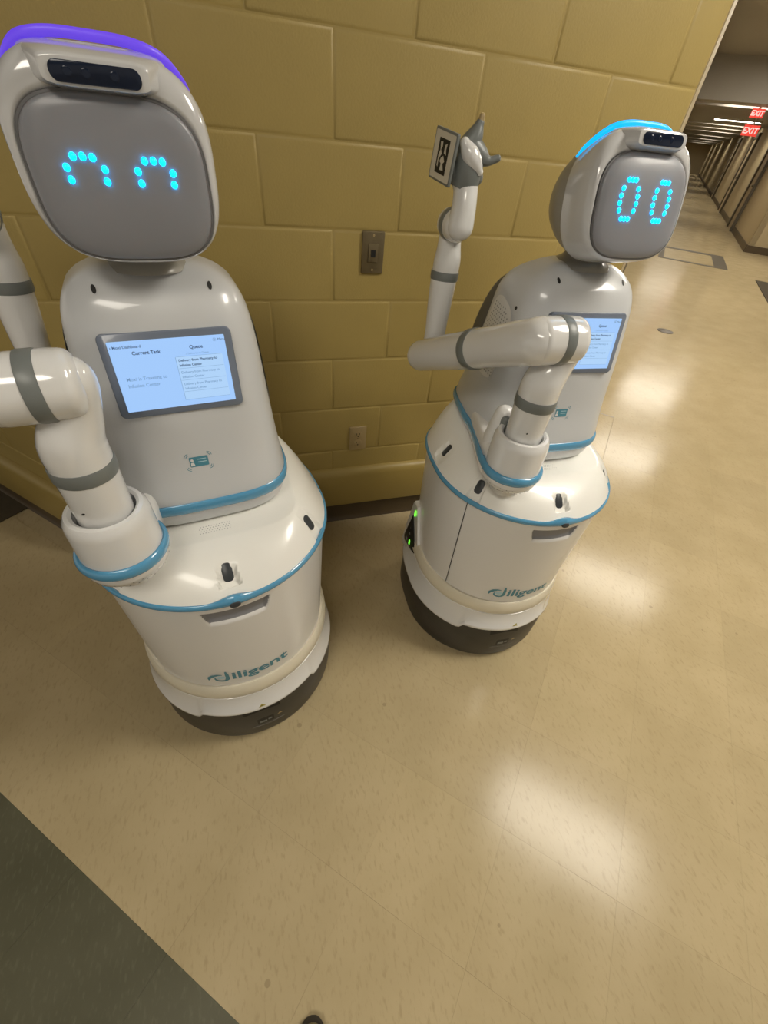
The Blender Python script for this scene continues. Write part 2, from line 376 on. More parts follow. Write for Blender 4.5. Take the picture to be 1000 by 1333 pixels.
# projecting wall base (rounded ledge) + vinyl baseboard on the facet and the left wall
def ledge(name, p0, d, n_out, length, m_, prof, nshift0=0.0, nshift1=0.0):
    secs = []
    for t, sh in ((0, nshift0), (length, nshift1)):
        secs.append([tuple(Vector(p0) + Vector(d)*(t + sh*q) + Vector(n_out)*q + Vector((0, 0, z))) for q, z in prof])
    v, f = loft(secs); return struct(mesh_obj(name, v, f, m_, angle=30))
TP = [(0.0005, 0.118), (0.030, 0.118), (0.032, 0.124), (0.032, 0.285), (0.029, 0.300), (0.021, 0.311), (0.010, 0.317), (0.0005, 0.319)]
VP = [(0.0005, 0.001), (0.018, 0.001), (0.010, 0.012), (0.007, 0.03), (0.007, 0.117), (0.0005, 0.117)]
tn = math.tan(PI/8)
struct(ledge('trim_1', (X0, 0, 0), (1, 0, 0), (0, -1, 0), X1 - X0, M['trim'], TP, -tn, tn), 'rounded yellow wall base ledge')
struct(ledge('trim_2', pl0, dirL, (-S2, -S2, 0), 4.9, M['trim'], TP, -tn, 0), 'rounded yellow wall base ledge on the left wall')
struct(ledge('baseboard_front', (X0, 0, 0), (1, 0, 0), (0, -1, 0), X1 - X0, M['vinyl'], VP, -tn, tn), 'dark brown vinyl baseboard')
struct(ledge('baseboard_left', pl0, dirL, (-S2, -S2, 0), 4.9, M['vinyl'], VP, -tn, 0), 'dark brown vinyl baseboard on the left wall')
struct(ledge('baseboard_right', pr0, dirR, (S2, -S2, 0), 86, M['vinyl'], VP, -tn, 0))
struct(ledge('baseboard_corridor', uw(UC, WC), (S2, S2, 0), (-S2, S2, 0), 74, M['vinyl'], [(0.0, 0.001), (0.02, 0.001), (0.02, 0.13), (0.0, 0.13)], 0, 0))
struct(ledge('baseboard_cross', uw(UC, WC), (S2, -S2, 0), (-S2, -S2, 0), 4.5, M['vinyl'], [(0.0, 0.001), (0.02, 0.001), (0.02, 0.13), (0.0, 0.13)], 0, 0))
# ceilings
b = MB(); b.box(-6, UC, -7, 8, CEIL, CEIL + 0.1, RUW); struct(b.build('ceiling', M['ceiling'], smooth=False))
LC = 2.33
CL = [13.6, 18.3, 22.2, 25.2, 29.0, 36, 44, 52, 60]      # corridor lights, recessed in the slab except the third
b = MB(); edges = [UC] + [q for u in CL if u != 18.3 for q in (u - 0.31, u + 0.31)] + [90]
for a_, b_ in zip(edges[::2], edges[1::2]): b.box(a_, b_, WR - 1.9, WC + 0.1, LC, LC + 0.16, RUW)
b.box(UC, 90, WR - 1.9, WC + 0.1, LC + 0.165, LC + 0.25, RUW)
struct(b.build('ceiling_corridor', M['ceiling'], smooth=False))
b = MB(); b.box(UC - 0.02, UC + 0.15, WR - 1.9, WC, LC - 0.02, CEIL, RUW); struct(b.build('beam_corridor', M['ceiling'], smooth=False))

# ceiling lights
def ceiling_light(u, w, z, label, lamp='lamp', du=0.60, dw=1.24):
    t = empty('ceiling_light', uw(u, w, z)); tag(t, label, 'light', 'ceiling lights along the hallway')
    b = MB(); fr = 0.03
    b.box(-du/2, du/2, -dw/2, -dw/2 + fr, -0.04, -0.001, RUW); b.box(-du/2, du/2, dw/2 - fr, dw/2, -0.04, -0.001, RUW)
    b.box(-du/2, -du/2 + fr, -dw/2 + fr, dw/2 - fr, -0.04, -0.001, RUW); b.box(du/2 - fr, du/2, -dw/2 + fr, dw/2 - fr, -0.04, -0.001, RUW)
    b.build('frame', M['lampframe'], t, smooth=False)
    b = MB(); b.box(-du/2 + fr, du/2 - fr, -dw/2 + fr, dw/2 - fr, -0.032, -0.012, RUW); b.build('diffuser', M[lamp], t, smooth=False)
for k, (u, w, z) in enumerate([(0.36, 2.18, CEIL), (3.5, 2.15, CEIL), (7.0, 2.0, CEIL), (10.4, 2.3, CEIL), (-2.25, 0.95, CEIL)]):  # the one before the corridor is added, out of view, to brighten its entrance
    ceiling_light(u, w, z, ['ceiling light nearest the robots', 'second ceiling light from the robots', 'third ceiling light from the robots', 'added unseen ceiling light before the corridor, brightening its entrance', 'ceiling light just behind the camera over the grey floor'][k], 'lamp3' if k == 4 else 'lamp')
for k, u in enumerate(CL):
    ceiling_light(u, 1.8, LC if u == 18.3 else LC + 0.16, 'ceiling light in the far corridor, number %s from its entrance' % 'one two three four five six seven eight nine ten'.split()[k], 'lamp2')

# corridor doors (dark frames, tan leaves)
for k, (u, wd) in enumerate([(16.0, 1.0), (21.5, 1.0), (28.5, 1.0)]):
    d = struct(empty('door_%d' % (k + 1), uw(u, WC, 0)), 'door in the far corridor wall'); b = MB()
    b.box(-0.16, 0, -0.07, -0.002, 0, 2.2, RUW); b.box(wd, wd + 0.16, -0.07, -0.002, 0, 2.2, RUW); b.box(0, wd, -0.07, -0.002, 2.06, 2.2, RUW)
    b.build('door_frame', M['doorframe'], d, smooth=False)
    b = MB(); b.box(0.002, wd - 0.002, -0.03, -0.002, 0.01, 2.055, RUW); b.build('door_leaf', M['doorleaf'], d, smooth=False)
    b = MB(); b.box(0.08, 0.2, -0.09, -0.031, 0.98, 1.02, RUW); b.box(0.05, 0.10, -0.06, -0.031, 0.9, 1.1, RUW); b.build('door_handle', M['steel'], d)
# exit sign and its ceiling reflection built as a smaller sign
def exit_sign(u, w, z, label, s=1.0):
    t = empty('exit_sign', uw(u, w, z)); tag(t, label, 'sign')
    R2 = RUW
    b = MB(); b.box(-0.025, 0.025, -0.17*s, 0.17*s, -0.20*s, 0, R2); b.build('sign_box', M['exit'], t, smooth=False)
    b = MB(); b.box(-0.012, 0.012, -0.02, 0.02, 0.001, LC - z - 0.001, R2); b.build('hanger', M['lampframe'], t, smooth=False)
    v, f = text_geo('EXIT', 0.16*s, 0.004, 'CENTER')
    mm = frame(Vector(R2 @ Vector((-0.0265, 0, -0.155*s))), R2 @ Vector((0, 1, 0)), (0, 0, 1))
    mesh_obj('sign_letters', xform(v, mm), f, M['exitw'], t, smooth=False)
exit_sign(15.6, 2.05, 2.14, 'red exit sign hanging lower in the far corridor')
exit_sign(13.2, 1.85, 2.30, 'added red sign standing in for the exit sign reflection in the ceiling', 0.7)  # reflection of the lower sign, built as a solid lettered box
# floor inlay frame and plate, mat, floor drain
b = MB()
b.box(9.40, 9.52, 1.15, 2.35, 0.0003, 0.002, RUW); b.box(10.75, 10.95, 1.15, 2.35, 0.0003, 0.002, RUW); b.box(9.52, 10.75, 1.15, 1.24, 0.0003, 0.002, RUW); b.box(9.52, 10.75, 2.12, 2.35, 0.0003, 0.002, RUW)
tag(b.build('floor_inlay', M['inlay'], smooth=False), 'brown rectangular frame laid into the far hallway floor', 'floor inlay')
b = MB(); b.box(7.0, 8.9, 2.74, 4.2, 0.0003, 0.008, RUW)
tag(b.build('floor_mat', M['mat_brown'], smooth=False), 'dark brown mat on the floor at the right edge', 'mat')
t = empty('floor_drain', uw(4.62, 1.42)); tag(t, 'small dark round floor plate in the hallway', 'floor plate')
v, f = lathe([(0.085, 0.0003), (0.085, 0.003), (0.078, 0.005)], n=32); mesh_obj('cover', v, f, M['vinyl'], t)
v, f = lathe([(0.012, 0.0045), (0.010, 0.007)], n=12); mesh_obj('screw', v, f, M['steel'], t)
b = MB(); t = empty('wall_dispenser', uw(UC - 0.001, 3.12, 1.15)); tag(t, 'small dark fitting on the far tan wall', 'fitting')
b.box(-0.10, 0, -0.12, 0.12, -0.12, 0.14, RUW); b.build('housing', M['doorframe'], t, smooth=False)
b = MB(); b.box(-0.09, -0.02, -0.18, -0.12, -0.22, -0.02, RUW); b.build('lever', M['doorframe'], t, smooth=False)

# wall plates
def wall_plate_steel():
    t = empty('wall_jack', (0.1275, -0.0005, 1.168)); tag(t, 'brushed steel wall plate with a small black jack on the block wall', 'wall plate')
    mm = frame((0, 0, 0), (1, 0, 0), (0, 0, 1))
    v, f = plate(rrect(0.036, 0.059, 0.003, 3), 0.006, 0.002); mesh_obj('plate', xform(v, mm), f, M['steel'], t)
    v, f = plate(rrect(0.0155, 0.026, 0.0015, 2), 0.003, 0.001); mesh_obj('insert', xform(v, Matrix.Translation((0, -0.006, 0)) @ mm), f, M['steel'], t)
    v, f = plate(rrect(0.0075, 0.010, 0.001, 2), 0.0016, 0.0); mesh_obj('jack_socket', xform(v, Matrix.Translation((0, -0.0085, -0.001)) @ mm), f, M['black2'], t)
    for dz in (0.048, -0.048):
        v, f = lathe([(0.0035, 0), (0.003, 0.0012)], n=12); mesh_obj('screw', xform(v, Matrix.Translation((0, -0.006, dz)) @ mm), f, M['ivory'], t)
wall_plate_steel()
def outlet():
    t = empty('wall_outlet', (0.110, -0.0005, 0.470)); tag(t, 'ivory duplex power outlet low on the block wall', 'outlet')
    mm = frame((0, 0, 0), (1, 0, 0), (0, 0, 1))
    v, f = plate(rrect(0.037, 0.058, 0.004, 3), 0.006, 0.0025); mesh_obj('plate', xform(v, mm), f, M['ivory'], t)
    for dz in (0.021, -0.021):
        fc = [(x*0.0165*1.0, y*0.0145 + dz) for x, y in [sq(2*PI*k/28, 3.0) for k in range(28)]]
        v, f = plate(fc, 0.0022, 0.0006); so = mesh_obj('socket', xform(v, Matrix.Translation((0, -0.006, 0)) @ mm), f, M['ivory'], t)
        for dx in (-0.006, 0.006):
            v, f = plate(rrect(0.0013, 0.0042, 0.0004, 1, dx, dz + 0.003), 0.0007); mesh_obj('slot', xform(v, Matrix.Translation((0, -0.0081, 0)) @ mm), f, M['black2'], so)
        v, f = plate([(0.0027*math.cos(2*PI*k/10), 0.0027*math.sin(2*PI*k/10) + dz - 0.008) for k in range(10)], 0.0007); mesh_obj('slot', xform(v, Matrix.Translation((0, -0.0081, 0)) @ mm), f, M['black2'], so)
    v, f = lathe([(0.003, 0), (0.0025, 0.001)], n=10); mesh_obj('screw', xform(v, Matrix.Translation((0, -0.006, 0)) @ mm), f, M['steel'], t)
outlet()

# photographer's shoe: only the toe is in view
t = empty('shoe', (-0.356, -1.575, 0), math.radians(-8)); tag(t, 'toe of a brown shoe at the bottom edge', 'shoe')
def shoe_sec(z, k, ins=0.0):
    pts = []
    for a in range(40):
        an = 2*PI*a/40; c, s = math.cos(an), math.sin(an)
        y = s*0.14 - 0.125
        wd = 0.040 + 0.010*math.exp(-((s - 0.35)/0.4)**2)
        x_, y_ = sq(an, 2.6)
        pts.append((x_*(wd - ins)*k, -0.125 + y_*(0.14 - ins)*k, z))
    return pts
v, f = loft([shoe_sec(0.0, 0.97), shoe_sec(0.004, 1), shoe_sec(0.022, 1), shoe_sec(0.025, 0.97)]); mesh_obj('sole', v, f, M['sole'], t)
v, f = loft([shoe_sec(0.0255, 0.93), shoe_sec(0.04, 0.93), shoe_sec(0.055, 0.86), shoe_sec(0.066, 0.7), shoe_sec(0.07, 0.45)]); mesh_obj('upper', v, f, M['shoe'], t)

# ------------------------------------------------------------------ the service robots
NF = 160
def fp(r, back=0.28, n=NF, grow=0.0):
    """D footprint: circular front (towards -y), boxier rounded rear; point k at angle measured from the front"""
    out = []
    for k in range(n):
        a = 2*PI*k/n - PI/2
        if math.sin(a) <= 0: x, y = r*math.cos(a), r*math.sin(a)
        else: cx, sy = sq(a, 3.0); x, y = r*cx, back*sy
        out.append((x, y))
    return out
def ang(x, y): return math.degrees(math.atan2(x, -y))
def smooth(e0, e1, x):
    t_ = max(0, min(1, (x - e0)/(e1 - e0))); return t_*t_*(3 - 2*t_)
def fp_loft(prof):
    """prof rows (r, back, z or function of the point)"""
    secs = []
    for r, bk, z in prof:
        secs.append([(x, y, z(x, y) if callable(z) else z) for x, y in fp(r, bk)])
    return secs

def make_robot(kind, loc, rz, label, head_pan, head_tilt, eyes, strip):
    t = empty('service_robot', loc, rz); tag(t, label, 'robot', 'hospital service robots')
    A = lambda name, vf, m_, parent=t, **k: mesh_obj(name, vf[0], vf[1], M[m_] if isinstance(m_, str) else m_, parent, **k)
    # --- drive base
    notch = lambda x, y: 0.026*(1 - smooth(33, 37, abs(ang(x, y))))
    sk = A('base_skirt', loft(fp_loft([(0.262, 0.27, 0.004), (0.276, 0.282, 0.012), (0.284, 0.288, 0.04), (0.285, 0.289, 0.11), (0.282, 0.286, 0.155), (0.276, 0.280, 0.180), (0.274, 0.278, 0.235)])), 'black')
    A('base_ring', loft(fp_loft([(0.276, 0.280, lambda x, y: 0.174 + notch(x, y)), (0.288, 0.292, lambda x, y: 0.174 + notch(x, y)), (0.290, 0.294, lambda x, y: 0.180 + notch(x, y)), (0.2885, 0.2925, lambda x, y: 0.188 + notch(x, y)), (0.282, 0.286, lambda x, y: 0.196 + notch(x, y)*0.95),
        (0.272, 0.276, 0.276), (0.262, 0.268, 0.280)])), 'white_gloss')
    A('bumper_ring', loft(fp_loft([(0.262, 0.266, 0.276), (0.270, 0.274, 0.278), (0.2735, 0.277, 0.285), (0.2725, 0.276, 0.303), (0.2690, 0.273, 0.324), (0.264, 0.268, 0.333), (0.25, 0.258, 0.334)])), 'cream')
    ringo = t.children[-2]
    tr = bvh(ringo); ts = bvh(sk)
    F = frame((0, -0.3, 0), (1, 0, 0), (0, 0, 1)); BACK = (0, 1, 0)
    v, f = grid_fill([(-0.0105, 0.243), (0.0105, 0.243), (0, 0.262)], F, tr, BACK, 0.0006, 4); st = mesh_obj('warning_sticker', v, f, M['yellow'], ringo)
    MBk = MB()
    for pts in ([(-0.0105, 0.243), (-0.0082, 0.2442), (0, 0.2592), (0, 0.262)], [(0.0105, 0.243), (0.0082, 0.2442), (0, 0.2592), (0, 0.262)], [(-0.0105, 0.243), (0.0105, 0.243), (0.0082, 0.2446), (-0.0082, 0.2446)], [(0.0028*math.cos(q*PI/4), 0.2495 + 0.0034*math.sin(q*PI/4)) for q in range(8)]):
        v, f = poly([(*p, 0) for p in pts]); MBk.add(drape(tr, xform(v, F), BACK, 0.0010), f)
    MBk.build('sticker_print', M['black2'], ringo, smooth=False)
    # front of the skirt: recessed slot, port and arrow
    v, f = grid_fill(rrect(0.055, 0.011, 0.003, 3, -0.005, 0.172), F, ts, BACK, 0.0006, 5); mesh_obj('laser_slot', v, f, M['black2'], sk)
    v, f = grid_fill(rrect(0.025, 0.017, 0.003, 3, 0.0, 0.11), F, ts, BACK, 0.0008, 5); mesh_obj('port_cover', v, f, M['black2'], sk)
    v, f = grid_fill(rrect(0.011, 0.006, 0.002, 3, -0.008, 0.108), F, ts, BACK, 0.0016, 3); mesh_obj('port', v, f, M['grey'], sk)
    v, f = grid_fill(rrect(0.006, 0.004, 0.002, 3, 0.013, 0.112), F, ts, BACK, 0.0016, 3); mesh_obj('port', v, f, M['grey'], sk)
    v, f = grid_fill([(0.034, 0.112), (0.055, 0.112), (0.0445, 0.122)], F, ts, BACK, 0.001, 3); mesh_obj('arrow_mark', v, f, M['ivory'], sk)
    v, f = grid_fill(rrect(0.05, 0.0035, 0.002, 3, 0.008, 0.08), F, ts, BACK, 0.0012, 5); mesh_obj('skirt_rib', v, f, M['backgrey'], sk)
    # --- drawer body and its proud front panel with a scooped handle
    inner = lambda secs_: [[(x*(0.93 if abs(ang(x, y)) < 56 else 1), y*(0.93 if abs(ang(x, y)) < 56 else 1), z) for x, y, z in q] for q in secs_]
    A('drawer_body', loft(inner(fp_loft([(0.2575, 0.262, 0.332), (0.2585, 0.263, 0.345), (0.2655, 0.268, 0.55), (0.2715, 0.273, 0.712)]))), 'white')
    na, nz = 381, 132; HA = math.radians(57); v = []; f = []; fm = []
    def hmask(x, z):
        hw = 0.066 + 0.010*smooth(0.642, 0.690, z)
        ex = smooth(hw, hw - 0.010, abs(x)); return ex*smooth(0.640, 0.662, z)*smooth(0.6935, 0.6895, z)
    for i in range(nz):
        z = 0.336 + (0.711 - 0.336)*i/(nz - 1)
        for j in range(na):
            a = -HA + 2*HA*j/(na - 1); r = 0.2600 + (z - 0.329)*0.0340
            if j in (0, na - 1): r -= 0.004
            r2 = r - 0.010*hmask(r*math.sin(a), z)
            v.append((r2*math.sin(a), -r2*math.cos(a), z))
    for i in range(nz - 1):
        for j in range(na - 1):
            f.append((i*na + j, i*na + j + 1, (i + 1)*na + j + 1, (i + 1)*na + j))
            p = np.mean([v[q] for q in f[-1]], axis=0)
            fm.append(1 if hmask(p[0], p[2]) > 0.35 and p[2] > 0.651 else 0)
    df = mesh_obj('drawer_front', v, f, None, t, mats=[M['white'], M['midgrey']], fmat=fm, angle=60)
    tf = bvh(df)
    for sg in (-1, 1):
        a0 = HA + 0.0005; sv = []
        for z in np.linspace(0.337, 0.710, 12):
            r = 0.2592 + (z - 0.329)*0.0340
            for a in (a0, a0 + 0.010): sv.append((sg*r*math.sin(a), -r*math.cos(a), z))
        mesh_obj('drawer_seam', sv, [(2*i, 2*i + 1, 2*i + 3, 2*i + 2) for i in range(11)], M['black2'], df)
    # logo: a looping d emblem, then the letters
    lg = MB()
    tx, tfc = text_geo('iligent', 0.052, 0.0012, 'LEFT', 1.18)
    mx = max(p[0] for p in tx); k_ = 0.152/mx
    lg.add(drape(tf, xform([(-0.055 + p[0]*k_, p[1] + 0.372) for p in tx], F), BACK, 0.0008), tfc)
    def strip_poly(c_, wd):
        c_ = [Vector(p) for p in c_]; a_ = []; b_ = []
        for i, p in enumerate(c_):
            d = (c_[min(i + 1, len(c_) - 1)] - c_[max(i - 1, 0)]).normalized(); n_ = Vector((-d.y, d.x)); w_ = wd[i] if hasattr(wd, '__len__') else wd
            a_.append(p + n_*w_/2); b_.append(p - n_*w_/2)
        return [(*q, 0) for q in a_ + b_], [(i, i + 1, len(c_) + i + 1, len(c_) + i) for i in range(len(c_) - 1)]
    bowl = [(-0.078 + 0.0165*math.cos(q), 0.381 + 0.0145*math.sin(q)) for q in [math.radians(g_) for g_ in range(-200, 41, 20)]]
    for c_, wd in ((bowl, [0.003 + 0.0045*math.sin(PI*i/(len(bowl) - 1)) for i in range(len(bowl))]), ([(-0.066, 0.418), (-0.0645, 0.40), (-0.064, 0.385), (-0.069, 0.372)], [0.004, 0.009, 0.009, 0.006]),
                   ([(-0.110, 0.372), (-0.108, 0.386), (-0.099, 0.396), (-0.087, 0.401), (-0.076, 0.400)], [0.002, 0.009, 0.011, 0.008, 0.003])):
        v, f2 = strip_poly(c_, wd); lg.add(drape(tf, xform(v, F), BACK, 0.0009), f2)
    lg.build('logo', M['teal'], df, smooth=False)
    v, f = grid_fill([(-0.080 + 0.011*math.cos(2*PI*q/16) , 0.385 + 0.008*math.sin(2*PI*q/16)) for q in range(16)], F, tf, BACK, 0.0007, 3); mesh_obj('logo_hand', v, f, M['paleblue'], df)
    # --- blue trim with camera bump
    P = [(x, y, 0.722 + 0.007*math.exp(-(x/0.030)**2)*(y < 0)) for x, y in fp(0.276, 0.277)]
    R_ = [(0.0055 + 0.005*math.exp(-(p[0]/0.028)**2)*(p[1] < 0), 0.0085 + 0.006*math.exp(-(p[0]/0.028)**2)*(p[1] < 0)) for p in P]
    bt = A('blue_trim', torus_path(P, R_), 'blue')
    v = [(x*0.0115, y*0.0075) for x, y in [(math.cos(2*PI*q/20), math.sin(2*PI*q/20)) for q in range(20)]]
    vv, ff = plate(v, 0.004, 0.0015); mesh_obj('trim_camera', xform(vv, frame((0, -0.2845, 0.7245), (1, 0, 0), (0, 0.25, 1))), ff, M['rubber'], bt)
    # --- top deck
    ND = 420
    outer = fp(0.277, 0.277, ND)
    pla = []
    for k in range(ND):
        a = 2*PI*k/ND - PI/2; cx, sy = sq(a, 4.5)
        pla.append((0.190*cx, (0.158 if sy < 0 else 0.235)*sy))
    zp = lambda y: 0.797 + 0.050*smooth(-0.20, 0.25, y)
    SL = [(0, 0.243), (55, 0.266), (-55, 0.266), (-96, 0.262)]
    def pocket(x, y):
        r = math.hypot(x, y); a = ang(x, y); d = 0
        for sa, sr in SL:
            da = ((a - sa + 180) % 360 - 180); s_ = math.radians(da)*r; q = r - (sr - 0.012)
            wd = 0.014 + 0.006*smooth(-0.02, 0.03, q)
            d = max(d, 0.014*smooth(wd + 0.0035, wd - 0.0005, abs(s_))*max(0, min(1, (q + 0.032)/0.036))*smooth(0.0255, 0.0195, q))
        return d
    secs = []
    for i in range(72):
        s_ = i/71*1.0; row = []
        for (ox, oy), (px, py) in zip(outer, pla):
            x, y = ox + (px - ox)*s_, oy + (py - oy)*s_
            z = 0.727 + (zp(py) - 0.727)*(0.34*s_ + 0.66*(1 - (1 - s_)**2.0)) - pocket(x, y)
            row.append((x, y, z))
        secs.append(row)
    for s_ in (0.97, 0.9, 0.75, 0.5, 0.2):
        secs.append([(px*s_, 0.04 + (py - 0.04)*s_, zp(py)*s_**0.3 + 0.83*(1 - s_**0.3)) for px, py in pla])
    dk = A('top_deck', loft(secs), 'deck', angle=28)
    td = bvh(dk); DN = (0, 0, -1)
    for sa, sr in SL:
        a = math.radians(sa); rad = Vector((math.sin(a), -math.cos(a), 0)); tg = Vector((math.cos(a), math.sin(a), 0))
        c = rad*(sr - 0.010); h0 = td.ray_cast(Vector((c.x, c.y, 1.0)), Vector(DN)); c2 = rad*(sr - 0.026); h1 = td.ray_cast(Vector((c2.x, c2.y, 1.0)), Vector(DN))
        up = (h1[0] - h0[0]).normalized(); cc = (h0[0] + h1[0])/2
        fr_ = frame(cc, tg, up)
        vv, ff = plate(rrect(0.0108, 0.0205, 0.009, 6), 0.0028, 0.001); mesh_obj('sensor_window', xform(vv, Matrix.Translation(fr_.col[2].to_3d()*-0.0008) @ fr_), ff, M['rubber'], dk)
    hl = MB()
    for i in range(12):
        for j in range(4):
            x = -0.034 + i*0.0056 + (j % 2)*0.0028; y = -0.136 + j*0.0062
            q = [(x + 0.0011*math.cos(q*PI/3), y + 0.0011*math.sin(q*PI/3), 0.9) for q in range(6)]
            hl.add(drape(td, q, DN, 0.0005), [tuple(range(6))])
    o = hl.build('speaker_holes', M['midgrey'], dk, smooth=False); o['kind'] = 'stuff'
    # --- torso
    TT = [(0.806, 0.174, -0.100, 0.236), (0.815, 0.180, -0.106, 0.242), (0.845, 0.187, -0.1125, 0.250), (0.870, 0.187, -0.112, 0.248), (0.955, 0.1765, -0.0945, 0.226), (1.061, 0.1665, -0.0805, 0.204), (1.13, 0.161, -0.0665, 0.188), (1.197, 0.1515, -0.0525, 0.166),
          (1.235, 0.138, -0.0365, 0.140), (1.258, 0.117, -0.0165, 0.118), (1.271, 0.096, 0.0, 0.103), (1.278, 0.076, 0.012, 0.095), (1.281, 0.058, 0.018, 0.09)]
    tt = cat(TT, 80); secs = []
    NT = 140
    for z, w, f_, b_ in tt:
        row = []; cy = (f_ + b_)/2; hd = (b_ - f_)/2
        for k in range(NT):
            x, y = sq(2*PI*k/NT, 3.6)
            if y > 0:
                x, y = sq(2*PI*k/NT, 3.6 + 4.4*smooth(1.285, 1.235, z))
            taper = 1 - 0.10*smooth(0.0, 1.0, y)*smooth(1.25, 1.1, z)
            row.append((w*x*taper, cy + hd*y, z))
        secs.append(row)
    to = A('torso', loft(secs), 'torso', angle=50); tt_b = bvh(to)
    def torso_ring(z, off):
        i = int(np.argmin(abs(tt[:, 0] - z))); row = secs[i]; n = len(row); out = []
        for k in range(n):
            p = np.array(row[k]); d = np.array(row[(k + 1) % n]) - np.array(row[k - 1]); nn = np.array([d[1], -d[0], 0]); nn /= np.linalg.norm(nn)
            out.append(p + nn*off)
        return out
    rg = torso_ring(0.858, 0.0005)
    A('torso_trim', torso_ring and torus_path([(p[0], p[1], 0.858) for p in rg], (0.0050, 0.0135)), 'blue')
    # back cover
    secs2 = []
    for z, w, f_, b_ in cat([(0.93, 0.10, 0.18, 0.262), (0.95, 0.132, 0.17, 0.290), (1.04, 0.143, 0.15, 0.288), (1.13, 0.138, 0.13, 0.262), (1.19, 0.130, 0.11, 0.225), (1.222, 0.114, 0.09, 0.188), (1.234, 0.080, 0.08, 0.155)], 30):
        cy = (f_ + b_)/2; hd = (b_ - f_)/2
        secs2.append([(w*sq(2*PI*k/72, 3.2)[0], cy + hd*sq(2*PI*k/72, 3.2)[1], z) for k in range(72)])
    A('back_cover', loft(secs2), 'backgrey')
    # badge icon on the chest: teal card with a white figure, text lines and radio arcs
    FT = frame((0, -0.3, 0), (1, 0, 0), (0, 0, 1)); zc = 0.957
    ic = MB()
    def dr(outline, off, n=3): v, f = grid_fill(outline, FT, tt_b, BACK, off, n); return v, f
    ic.add(*dr(rrect(0.0175, 0.0105, 0.002, 3, 0, zc), 0.0006))
    for sx in (-1, 1):
        for sz in (-1, 1):
            for rr in (0.0055, 0.009):
                arc = [(sx*(0.0165 + rr*math.cos(q)), zc + sz*(0.0095 + rr*math.sin(q))) for q in [math.radians(g_) for g_ in (5, 25, 45, 65, 85)]]
                v, f = strip_poly(arc, 0.0012); ic.add(drape(tt_b, xform(v, FT), BACK, 0.0006), f)
    o = ic.build('badge_icon', M['teal'], to, smooth=False)
    ic = MB(); ic.add(*dr([(-0.0125 + 0.0028*math.cos(2*PI*q/12), zc + 0.0035 + 0.0032*math.sin(2*PI*q/12)) for q in range(12)], 0.0011)); ic.add(*dr([(-0.0165, zc - 0.0082), (-0.0085, zc - 0.0082), (-0.0098, zc - 0.001), (-0.0152, zc - 0.001)], 0.0011))
    ic.build('badge_figure', M['white'], to, smooth=False)
    ic = MB()
    for q, (a_, b_) in enumerate(((-0.002, 0.014), (-0.002, 0.014))): ic.add(*dr([(a_, zc + 0.004 - q*0.006), (b_, zc + 0.004 - q*0.006), (b_, zc + 0.0058 - q*0.006), (a_, zc + 0.0058 - q*0.006)], 0.0011))
    ic.build('badge_lines', M['paleblue'], to, smooth=False)
    for sx in (-1, 1):
        v, f = grid_fill([(sx*0.0855 + 0.0036*math.cos(2*PI*q/14), 1.252 + 0.0052*math.sin(2*PI*q/14)) for q in range(14)], FT, tt_b, BACK, 0.0008, 3); mesh_obj('shoulder_hole', v, f, M['black2'], to)
    # speaker grilles on both flanks
    for sx in (-1, 1):
        d = (-sx, 0, 0); FS = frame((sx*0.3, 0, 0), (0, sx, 0), (0, 0, 1))
        og = [(0.148, 1.02), (0.155, 1.085), (0.136, 1.145), (0.120, 1.176), (0.100, 1.186), (0.075, 1.186), (0.032, 1.174), (0.012, 1.148), (0.006, 1.10), (0.010, 1.03), (0.03, 1.00), (0.12, 1.0)]
        og = [(sx*p[0], p[1]) for p in og]
        v, f = grid_fill([tuple(p) for p in cat(og + og[:1], 40)[:-1]], FS, tt_b, d, 0.0025, 8); gr = mesh_obj('speaker_grille', v, f, M['white'], to)
        hb = MB()
        for i in range(12):
            for j in range(22):
                yy = 0.018 + i*0.0085*1.4; zz = 1.012 + j*0.0082
                if zz > 1.150 + (min(yy, 0.06) - 0.02)*0.6 or yy > 0.146 - max(0, zz - 1.09)*0.42: continue
                q = [Vector((sx*0.3, yy + 0.0021*math.cos(q*PI/3), zz + 0.0021*math.sin(q*PI/3))) for q in range(6)]
                hb.add(drape(tt_b, q, d, 0.0032), [tuple(range(6))])
        o = hb.build('grille_holes', M['grey'], to, smooth=False); o['kind'] = 'stuff'
    # small screw holes on the flank
    for yy, zz in ((-0.06, 0.955), (0.016, 1.182)):
        q = [Vector((-0.3, yy + 0.005*math.cos(q*PI/5), zz + 0.0045*math.sin(q*PI/5))) for q in range(10)]
        mesh_obj('screw_hole', drape(tt_b, q, (1, 0, 0), 0.0007), [tuple(range(10))], M['black2'], to)
    # --- tablet
    upv = Vector((0, 0.029, 0.136)).normalized(); cT = Vector((0, -0.0675, 1.129)); FTb = frame(cT, (1, 0, 0), upv); nT = FTb.col[2].to_3d()
    vv, ff = plate(rrect(0.1035, 0.0695, 0.010, 6), 0.011, 0.0025); tb = A('tablet', (xform(vv, Matrix.Translation(-nT*0.0085) @ FTb), ff), 'bezel')
    vv, ff = plate(rrect(0.0905, 0.0575, 0.0015, 2), 0.0006); mesh_obj('tablet_screen', xform(vv, Matrix.Translation(nT*0.0026) @ FTb), ff, M['screen'], tb)
    vv, ff = plate(rrect(0.0385, 0.0370, 0.0008, 1, 0.0435, -0.0105), 0.0003); mesh_obj('queue_list', xform(vv, Matrix.Translation(nT*0.0033) @ FTb), ff, M['screen2'], tb)
    i1, i2 = 'ink', 'ink2'
